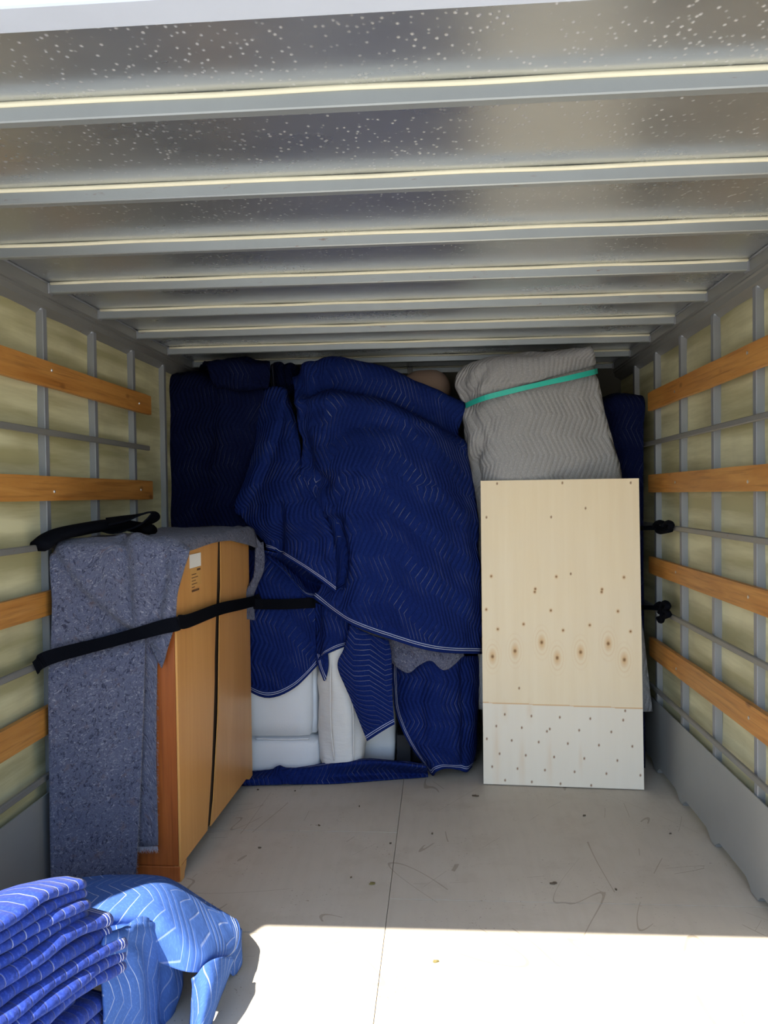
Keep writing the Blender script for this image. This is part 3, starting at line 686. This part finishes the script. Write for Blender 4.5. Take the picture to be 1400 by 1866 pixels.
tag(ld, 'navy quilted blanket hanging in a long swag left of the large wrapped item', 'blanket', None)
sw = cloth('quilted_blanket', [[P(478, 1003, 3.84), P(520, 1012, 3.84), P(565, 1042, 3.82), P(612, 1074, 3.76)], [P(490, 1012, 3.88), P(525, 1035, 3.90), P(562, 1060, 3.88), P(612, 1072, 3.78)], [P(486, 1013, 3.82), P(520, 1042, 3.80), P(560, 1086, 3.76), P(608, 1076, 3.72)]],
    'quilt_navy', None, 10, (), .005, 8, .007, 'b', 6)
tag(sw, 'small navy quilted fold curling open under the hanging swag', 'blanket')
wrapped('wrapped_furniture', 'navy wrapped item in the shaded corner behind the dresser', [
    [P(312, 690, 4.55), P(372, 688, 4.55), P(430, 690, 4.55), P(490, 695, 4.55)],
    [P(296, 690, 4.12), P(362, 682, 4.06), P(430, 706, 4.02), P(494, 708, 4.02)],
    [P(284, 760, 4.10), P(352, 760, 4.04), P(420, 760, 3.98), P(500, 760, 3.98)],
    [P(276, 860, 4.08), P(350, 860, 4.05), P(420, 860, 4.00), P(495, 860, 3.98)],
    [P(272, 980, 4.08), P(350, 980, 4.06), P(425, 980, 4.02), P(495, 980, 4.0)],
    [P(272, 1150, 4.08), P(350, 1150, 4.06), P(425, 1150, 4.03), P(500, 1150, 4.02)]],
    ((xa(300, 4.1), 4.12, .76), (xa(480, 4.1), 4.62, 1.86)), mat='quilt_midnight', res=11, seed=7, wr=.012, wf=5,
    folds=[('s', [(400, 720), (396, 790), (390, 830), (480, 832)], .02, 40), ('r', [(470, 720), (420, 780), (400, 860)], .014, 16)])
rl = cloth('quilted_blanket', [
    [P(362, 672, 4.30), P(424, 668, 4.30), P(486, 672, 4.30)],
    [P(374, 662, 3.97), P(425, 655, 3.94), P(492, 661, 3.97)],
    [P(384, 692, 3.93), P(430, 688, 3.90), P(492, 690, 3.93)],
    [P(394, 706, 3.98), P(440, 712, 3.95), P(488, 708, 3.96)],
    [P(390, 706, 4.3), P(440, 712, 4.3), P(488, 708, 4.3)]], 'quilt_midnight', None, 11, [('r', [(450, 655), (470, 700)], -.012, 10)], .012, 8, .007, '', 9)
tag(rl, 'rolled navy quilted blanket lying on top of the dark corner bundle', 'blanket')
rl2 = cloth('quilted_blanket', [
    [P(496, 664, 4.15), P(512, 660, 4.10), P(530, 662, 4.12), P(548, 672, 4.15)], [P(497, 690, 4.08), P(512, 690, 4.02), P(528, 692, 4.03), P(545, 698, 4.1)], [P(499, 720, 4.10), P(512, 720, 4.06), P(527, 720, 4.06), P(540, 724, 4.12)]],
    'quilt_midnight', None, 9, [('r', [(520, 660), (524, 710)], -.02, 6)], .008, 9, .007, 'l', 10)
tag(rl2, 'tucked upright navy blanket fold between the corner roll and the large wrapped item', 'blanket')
sh = rounded('round_cushion', (P(730, 700, 4.2).x, 4.16, P(770, 740, 4.2).z), (P(822, 700, 4.2).x, 4.5, P(770, 681, 4.2).z), .10, 'shade_beige', None, 4, .0, .006, 5, 9)
tag(sh, 'rounded pinkish beige cushion peeking out above the large navy bundle', 'cushion')
wrapped('wrapped_furniture', 'navy wrapped item squeezed between the grey bundle and the right wall', [
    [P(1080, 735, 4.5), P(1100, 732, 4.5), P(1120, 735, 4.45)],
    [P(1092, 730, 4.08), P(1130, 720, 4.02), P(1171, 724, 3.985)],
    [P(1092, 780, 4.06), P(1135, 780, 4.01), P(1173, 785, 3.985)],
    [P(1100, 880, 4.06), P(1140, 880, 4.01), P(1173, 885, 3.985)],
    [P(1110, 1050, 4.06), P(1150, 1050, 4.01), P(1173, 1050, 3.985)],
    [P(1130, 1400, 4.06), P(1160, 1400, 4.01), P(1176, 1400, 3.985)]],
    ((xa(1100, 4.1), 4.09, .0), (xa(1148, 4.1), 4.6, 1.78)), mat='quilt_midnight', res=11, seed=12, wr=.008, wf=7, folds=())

# ------------------------------------------------------------------ white sofa and the blankets over it
xs = lambda px, y: P(px, 1300, y).x
zs = lambda py, y: P(600, py, y).z
S_ = tag(empty('white_sofa', (xs(560, 3.9), 3.9, 0)), 'white upholstered sofa end below the navy blankets beside the dresser', 'sofa')
rel(rounded('seat_base', (-1.20, 3.795, .012), (xs(580, 3.8), 4.55, zs(1347, 3.8)), .035, 'white_fabric', None, 4, .012, .003, 3), S_)
rel(rounded('arm_block', (-1.20, 3.80, zs(1346, 3.8)), (xs(568, 3.8), 4.5, .86), .03, 'white_fabric', None, 4, .012, .003, 3), S_)
rel(rounded('inner_arm', (xs(560, 3.86), 3.86, zs(1338, 3.86)), (xs(580, 3.86), 4.5, .84), .02, 'white_fabric', None, 4, .0, .002, 3), S_)
rel(rounded('back_panel', (xs(625, 3.94), 3.94, .02), (xs(720, 3.94), 4.5, .80), .02, 'white_fabric', None, 4, .0, .002, 3), S_)
rel(tube('piping', [(xs(464, 3.79), 3.797, zs(1348, 3.79)), (xs(520, 3.79), 3.795, zs(1348.5, 3.79)), (xs(562, 3.79), 3.797, zs(1347, 3.79))], .004, 'white_fabric', None, 6), S_)
rel(box('block_foot', (xs(722, 3.93), 3.93, 0), (xs(748, 3.93), 4.2, zs(1338, 3.93)), 'dark_vinyl', None, .004), S_)
C_ = rounded('cushion', (xs(583, 3.74), 3.745, .022), (xs(660, 3.74), 3.925, zs(1150, 3.74)), .085, 'cushion_fabric', None, 4, .02, .014, 9, 18, 4)
tag(C_, 'off white seat cushion standing on its edge beside the sofa end', 'cushion')
tube('piping', [(xs(606, 3.74), 3.740, zs(1180, 3.74)), (xs(604, 3.74), 3.716, zs(1250, 3.74)), (xs(604, 3.74), 3.714, zs(1320, 3.74)), (xs(608, 3.74), 3.738, zs(1385, 3.74))], .0035, 'cushion_fabric', C_, 6)
tube('piping', [(xs(640, 3.74), 3.748, zs(1180, 3.74)), (xs(643, 3.74), 3.722, zs(1250, 3.74)), (xs(645, 3.74), 3.720, zs(1320, 3.74)), (xs(643, 3.74), 3.746, zs(1385, 3.74))], .0035, 'cushion_fabric', C_, 6)

b1 = cloth('quilted_blanket', [
    [P(440, 1000, 3.90), P(490, 1010, 3.86), P(535, 1045, 3.84), P(572, 1088, 3.80)],
    [P(440, 1060, 3.82), P(490, 1065, 3.77), P(535, 1080, 3.76), P(574, 1100, 3.78)],
    [P(440, 1150, 3.80), P(490, 1150, 3.765), P(535, 1150, 3.755), P(576, 1150, 3.79)],
    [P(440, 1225, 3.80), P(490, 1225, 3.76), P(535, 1205, 3.75), P(577, 1185, 3.785)],
    [P(440, 1250, 3.80), P(487, 1270, 3.755), P(535, 1253, 3.745), P(579, 1210, 3.78)]], 'quilt_navy', None, 11,
    [('r', [(450, 1102), (575, 1098)], -.010, 12), ('s', [(462, 1180), (520, 1186), (576, 1196)][::-1], .008, 24), ('r', [(566, 1100), (570, 1200)], -.01, 8)], .006, 7, .007, 'b', 13)
tag(b1, 'navy quilted blanket over the white sofa end right of the dresser', 'blanket')
stp = ribbon('load_strap', [(P(455, 1100, 3.70), ZU), (P(480, 1101, 3.738), ZU), (P(520, 1101, 3.735), ZU), (P(560, 1099, 3.742), ZU), (P(575, 1098, 3.765), ZU)], .050, .003, 'strap_black')
tag(stp, 'black webbing strap crossing the blanket over the sofa end', 'strap')
b2 = cloth('quilted_blanket', [
    [P(568, 1095, 3.80), P(590, 1105, 3.74), P(618, 1120, 3.73), P(645, 1140, 3.76)],
    [P(574, 1140, 3.79), P(594, 1142, 3.725), P(618, 1146, 3.72), P(642, 1158, 3.75)],
    [P(576, 1185, 3.78), P(590, 1185, 3.725), P(612, 1176, 3.72), P(638, 1172, 3.75)],
    [P(578, 1208, 3.77), P(586, 1196, 3.72), P(610, 1184, 3.715), P(635, 1174, 3.745)]], 'quilt_navy', None, 10, [('r', [(580, 1110), (582, 1190)], -.012, 7)], .004, 8, .006, 'b', 14)
tag(b2, 'short navy quilted blanket edge hanging over the standing cushion', 'blanket')
cloth('pointed_corner', [[P(577, 1190, 3.755), P(588, 1194, 3.735), P(598, 1190, 3.73)], [P(581, 1212, 3.745), P(590, 1214, 3.73), P(599, 1214, 3.728)], [P(591, 1240, 3.735), P(592, 1241, 3.73), P(593.5, 1240, 3.728)]], 'quilt_navy', b2, 8, (), .003, 8, .006, 'l', 15)
b3 = cloth('quilted_blanket', [
    [P(640, 1135, 3.70), P(662, 1150, 3.68), P(686, 1160, 3.68), P(708, 1166, 3.70)],
    [P(628, 1180, 3.695), P(656, 1185, 3.675), P(686, 1188, 3.675), P(713, 1190, 3.69)],
    [P(616, 1215, 3.69), P(652, 1225, 3.67), P(686, 1232, 3.67), P(715, 1235, 3.685)],
    [P(640, 1275, 3.685), P(664, 1280, 3.67), P(692, 1280, 3.67), P(716, 1280, 3.68)],
    [P(669, 1349, 3.68), P(686, 1338, 3.672), P(704, 1327, 3.672), P(719, 1318, 3.68)]], 'quilt_navy_across', None, 11, [('s', [(640, 1140), (632, 1180)], .01, 16), ('r', [(676, 1150), (690, 1190)], -.012, 8)], .004, 7, .006, 'b', 16)
tag(b3, 'navy blanket flap with cross stitching that hangs to a point before the white sofa', 'blanket')
fs_ = cloth('felt_pad', [
    [P(710, 1150, 3.78), P(735, 1160, 3.74), P(760, 1168, 3.73), P(785, 1176, 3.73), P(810, 1180, 3.74), P(850, 1186, 3.80)],
    [P(708, 1180, 3.77), P(738, 1188, 3.725), P(762, 1188, 3.72), P(788, 1192, 3.72), P(812, 1196, 3.73), P(846, 1190, 3.80)],
    [P(709, 1203, 3.765), P(742, 1226, 3.72), P(764, 1212, 3.72), P(786, 1204, 3.72), P(811, 1221, 3.73), P(846, 1194, 3.79)]], 'felt', None, 9, (), .006, 12, .009, '', 17, .0012)
tag(fs_, 'brown grey felt pad edge showing below the large navy bundle', 'moving pad')
b4 = cloth('quilted_blanket', [
    [P(716, 1185, 3.86), P(750, 1190, 3.80), P(790, 1195, 3.77), P(835, 1195, 3.80), P(862, 1195, 3.90), P(874, 1195, 4.0)],
    [P(717, 1240, 3.85), P(752, 1240, 3.79), P(792, 1240, 3.75), P(838, 1240, 3.79), P(862, 1240, 3.88), P(874, 1240, 3.98)],
    [P(723, 1295, 3.83), P(756, 1300, 3.77), P(795, 1300, 3.73), P(838, 1300, 3.77), P(862, 1300, 3.86), P(872, 1300, 3.96)],
    [P(746, 1352, 3.78), P(772, 1355, 3.74), P(802, 1355, 3.72), P(838, 1355, 3.76), P(858, 1355, 3.84), P(868, 1355, 3.94)],
    [Z(788, 1413, .006), P(796, 1404, 3.755), P(815, 1398, 3.78), P(836, 1401, 3.80), P(850, 1405, 3.82), P(858, 1396, 3.90)]], 'quilt_navy', None, 11,
    [('r', [(800, 1220), (795, 1300), (780, 1340)], .012, 14), ('r', [(846, 1210), (848, 1300), (846, 1390)], -.02, 8), ('r', [(770, 1240), (764, 1290), (775, 1340)], -.010, 10)], .008, 7, .007, 'lb', 18)
tag(b4, 'navy quilted blanket reaching the floor left of the plywood sheet', 'blanket')
st_ = cloth('quilted_blanket', [
    [P(440, 1408, 3.80), P(505, 1404, 3.78), P(560, 1398, 3.775), P(620, 1388, 3.77), P(690, 1384, 3.76), P(775, 1394, 3.76)],
    [P(440, 1414, 3.76), P(512, 1402, 3.735), P(560, 1402, 3.73), P(620, 1394, 3.725), P(690, 1390, 3.715), P(778, 1398, 3.72)],
    [Z(440, 1424, .03), Z(516, 1416, .035), Z(562, 1416, .03), Z(620, 1412, .03), Z(690, 1408, .03), Z(780, 1408, .025)],
    [Z(440, 1431, .006), Z(512, 1430, .006), Z(560, 1429, .006), Z(620, 1427, .006), Z(690, 1422, .006), Z(780, 1416, .006)]], 'quilt_navy', None, 10, [('r', [(508, 1398), (520, 1425)], .015, 8)], .004, 9, .007, 't', 19)
tag(st_, 'strip of navy quilted blanket lying along the floor before the white sofa', 'blanket')
dk = tag(rounded('duffel_bag', (xa(735, 4.05), 3.96, .005), (xa(868, 4.05), 4.4, .52), .05, 'dark_vinyl', None, 4, .0, .006, 5), 'dark bag in the shade behind the blanket left of the plywood', 'bag')

# ------------------------------------------------------------------ stack of folded blankets, bottom left
E0 = V((-.775, 1.75, 0)); DL = V((-.36, -.933, 0)).normalized(); DI = V((-.933, .36, 0)).normalized()
LEN, WID = .62, .32
def folded(z0, rolls, off, shift, seed, label, PR):
    prof = []; nU = 6; r = PR*.27
    for k in range(rolls):
        zc = z0+PR*(k+.5); o_ = off+.012*noise.noise(V((k*2.3, seed, 0)))
        for i in range(8): prof.append((WID-(WID-o_-r)*i/7, zc-r, k))
        for i in range(1, nU): a = -math.pi/2-math.pi*i/nU; prof.append((o_+r+math.cos(a)*r*1.25, zc+math.sin(a)*r, k))
        for i in range(8): prof.append((o_+r+(WID-o_-r)*i/7, zc+r, k))
        if k < rolls-1:
            r2 = PR*.5-r
            for i in range(1, 4): a = -math.pi/2+math.pi*i/4; prof.append((WID+math.cos(a)*r2, zc+PR/2+math.sin(a)*r2, k+.5))
    nt = 46; vs_, uvs, hem = [], [], []; n = len(prof); acc = [0.]
    for a, b in zip(prof, prof[1:]): acc.append(acc[-1]+math.hypot(b[0]-a[0], b[1]-a[1]))
    for i in range(nt+1):
        t_ = (LEN+shift)*i/nt - shift
        for j, (s, z, k) in enumerate(prof):
            hh = z*1.0
            edge = max(0, .16-(t_+shift))/.16; inn = max(0, s-.05)/WID
            dz = -.030*edge**2*(.35+hh)-.03*max(0, t_-.18)**1.5/.3*(1+hh)-.16*inn**1.5*hh/.6
            wv_ = .009*noise.noise(V((t_*7, k*1.9+seed*5, s*3)))+.003*noise.noise(V((t_*19, k*3.9+seed*5, s*9)))
            sv = .022*noise.noise(V((t_*5, k*2.7+seed*3, 1)))*(1-s/WID)+.012*edge**2
            p = E0+DL*t_+DI*(s+sv); p.z = max(.004, z+dz+wv_*(1 if z > .02 else .3)); vs_.append(p); uvs.append((t_+seed*.7, acc[j])); hem.append(t_+shift)
    fs = [(i*n+j, i*n+j+1, (i+1)*n+j+1, (i+1)*n+j) for i in range(nt) for j in range(n-1)]
    o = mesh('folded_blanket', vs_, fs, 'quilt_stack', None, True); me = o.data
    uvl = me.uv_layers.new(name='uv')
    for l in me.loops: uvl.data[l.index].uv = uvs[l.vertex_index]
    at = me.attributes.new('hem', 'FLOAT', 'POINT')
    for i_, h in enumerate(hem): at.data[i_].value = h if seed in (2, 5, 6) else h+.03
    sm = o.modifiers.new('thickness', 'SOLIDIFY'); sm.thickness = PR*.40; sm.offset = 0
    tag(o, label, 'blanket', 'folded blankets stacked at the bottom left'); return o
zc = .004
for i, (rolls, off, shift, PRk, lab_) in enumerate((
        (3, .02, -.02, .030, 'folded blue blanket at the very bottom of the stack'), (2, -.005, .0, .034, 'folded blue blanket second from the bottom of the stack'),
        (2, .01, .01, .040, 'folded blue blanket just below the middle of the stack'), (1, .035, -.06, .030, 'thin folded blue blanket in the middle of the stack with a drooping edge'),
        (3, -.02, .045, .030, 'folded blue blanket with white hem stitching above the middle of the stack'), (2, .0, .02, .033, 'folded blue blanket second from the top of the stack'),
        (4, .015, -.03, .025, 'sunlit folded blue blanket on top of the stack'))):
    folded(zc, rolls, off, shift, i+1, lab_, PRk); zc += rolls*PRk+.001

# ------------------------------------------------------------------ crumpled blanket heap on the floor
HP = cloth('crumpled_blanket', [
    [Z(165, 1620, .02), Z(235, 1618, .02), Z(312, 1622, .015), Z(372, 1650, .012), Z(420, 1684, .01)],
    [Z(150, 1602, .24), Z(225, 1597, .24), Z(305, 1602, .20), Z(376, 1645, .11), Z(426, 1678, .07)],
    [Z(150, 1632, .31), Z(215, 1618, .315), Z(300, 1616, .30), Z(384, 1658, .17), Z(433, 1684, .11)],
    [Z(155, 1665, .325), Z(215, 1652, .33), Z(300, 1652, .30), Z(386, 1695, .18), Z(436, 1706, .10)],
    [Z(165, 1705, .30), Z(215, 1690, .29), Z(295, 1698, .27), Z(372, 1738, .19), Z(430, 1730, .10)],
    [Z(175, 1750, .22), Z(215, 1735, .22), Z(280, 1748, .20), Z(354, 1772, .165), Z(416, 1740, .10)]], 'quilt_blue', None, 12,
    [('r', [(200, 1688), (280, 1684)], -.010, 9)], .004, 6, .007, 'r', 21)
tag(HP, 'crumpled blue quilted blanket heaped on the floor before the dresser', 'blanket')
cloth('front_fold', [
    [P(205, 1722, 1.98), P(238, 1710, 2.02), P(275, 1698, 2.06), P(305, 1714, 2.10), P(328, 1746, 2.12)],
    [P(188, 1708, 1.745), P(225, 1697, 1.81), P(264, 1680, 1.905), P(302, 1704, 1.99), P(331, 1738, 2.06)],
    [P(190, 1780, 1.735), P(228, 1780, 1.80), P(268, 1780, 1.895), P(306, 1785, 1.985), P(329, 1790, 2.05)],
    [P(188, 1866, 1.73), P(225, 1866, 1.79), P(262, 1866, 1.885), P(298, 1862, 1.975), P(316, 1850, 2.04)],
    [P(186, 2050, 1.735), P(222, 2012, 1.79), P(258, 1960, 1.885), P(292, 1914, 1.97), P(312, 1882, 2.035)]], 'quilt_blue', HP, 11, [('r', [(240, 1740), (250, 1860)], .014, 14), ('r', [(300, 1760), (296, 1860)], -.014, 10)], .010, 7, .007, '', 22)
cloth('side_fold', [
    [Z(350, 1785, .15), Z(378, 1754, .175), Z(404, 1744, .16), Z(426, 1746, .11)],
    [Z(350, 1825, .09), Z(372, 1812, .13), Z(396, 1800, .11), Z(412, 1790, .04)],
    [Z(345, 1885, .02), Z(360, 1882, .06), Z(374, 1878, .05), Z(384, 1872, .006)]], 'quilt_blue', HP, 11, (), .005, 8, .007, '', 23)
cloth('corner_fold', [[Z(424, 1688, .105), Z(434, 1688, .10), Z(439, 1694, .08)], [Z(418, 1720, .09), Z(434, 1722, .075), Z(440, 1730, .05)], [Z(414, 1744, .085), Z(428, 1752, .05), Z(440, 1755, .02)], [Z(418, 1772, .03), Z(424, 1778, .012), Z(430, 1774, .006)]], 'quilt_blue', HP, 9, (), .004, 9, .006, '', 24)

# ------------------------------------------------------------------ litter on the floor
def flake(name, px, py, w_, l_, rot, mat, label, cat, seed):
    c = Z(px, py, 0); rnd_ = random.Random(seed); n = 9; top, bot = [], []
    for k in range(n):
        a = 2*math.pi*k/n; r = rnd_.uniform(.7, 1.1); x, y = math.cos(a)*w_*r, math.sin(a)*l_*r
        x, y = x*math.cos(rot)-y*math.sin(rot), x*math.sin(rot)+y*math.cos(rot)
        top.append((x, y, .0025+rnd_.uniform(0, .004))); bot.append((x, y, .0006))
    o = mesh(name, top+bot+[(0, 0, .006)], [(k, (k+1) % n, 2*n) for k in range(n)]+[(k+n, (k+1) % n+n, (k+1) % n, k) for k in range(n)]+[tuple(range(2*n-1, n-1, -1))], mat)
    o.location = c; return tag(o, label, cat, 'litter on the truck floor')
flake('dry_leaf', 679, 1611, .013, .008, .2, 'leaf_brown', 'small dry leaf on the floor left of the seam', 'leaf', 1)
flake('bark_chip', 866, 1451, .016, .007, -.2, 'chip_dark', 'dark bark chip on the floor left of the plywood foot', 'chip', 2)
flake('dry_leaf', 1065, 1487, .008, .004, .4, 'chip_dark', 'tiny dark scrap on the floor in front of the plywood sheet', 'scrap', 3)
flake('dry_leaf', 795, 1753, .010, .006, .5, 'leaf_brown', 'small dry leaf on the sunlit floor', 'leaf', 4)
flake('bark_chip', 1009, 1611, .013, .006, .1, 'chip_dark', 'flat grey scrap on the floor at the right', 'scrap', 5)
flake('bark_chip', 473, 1546, .007, .003, .1, 'chip_dark', 'tiny dark scrap on the floor beside the dresser', 'scrap', 6)

for i, (px, py, sz, lab_) in enumerate((
        (470, 1440, .005, 'tiny crumb on the floor by the far foot of the dresser'), (538, 1442, .005, 'tiny crumb just in front of the blanket strip on the floor'),
        (655, 1470, .005, 'tiny crumb on the floor between the blanket strip and the cross seam'), (582, 1505, .006, 'tiny crumb on the floor just behind the cross seam'),
        (712, 1538, .005, 'tiny crumb on the floor touching the long seam from the left'), (788, 1520, .006, 'tiny crumb on the floor right of the long seam'),
        (1123, 1622, .005, 'tiny crumb on the right side floor near the sunlight edge'), (1222, 1520, .005, 'tiny crumb on the floor near the grey kick panel'),
        (640, 1600, .005, 'tiny crumb on the floor left of the dry leaf'))):
    flake('crumb', px, py, sz, sz*.6, i*.9, 'chip_dark', lab_, 'crumb', 20+i)
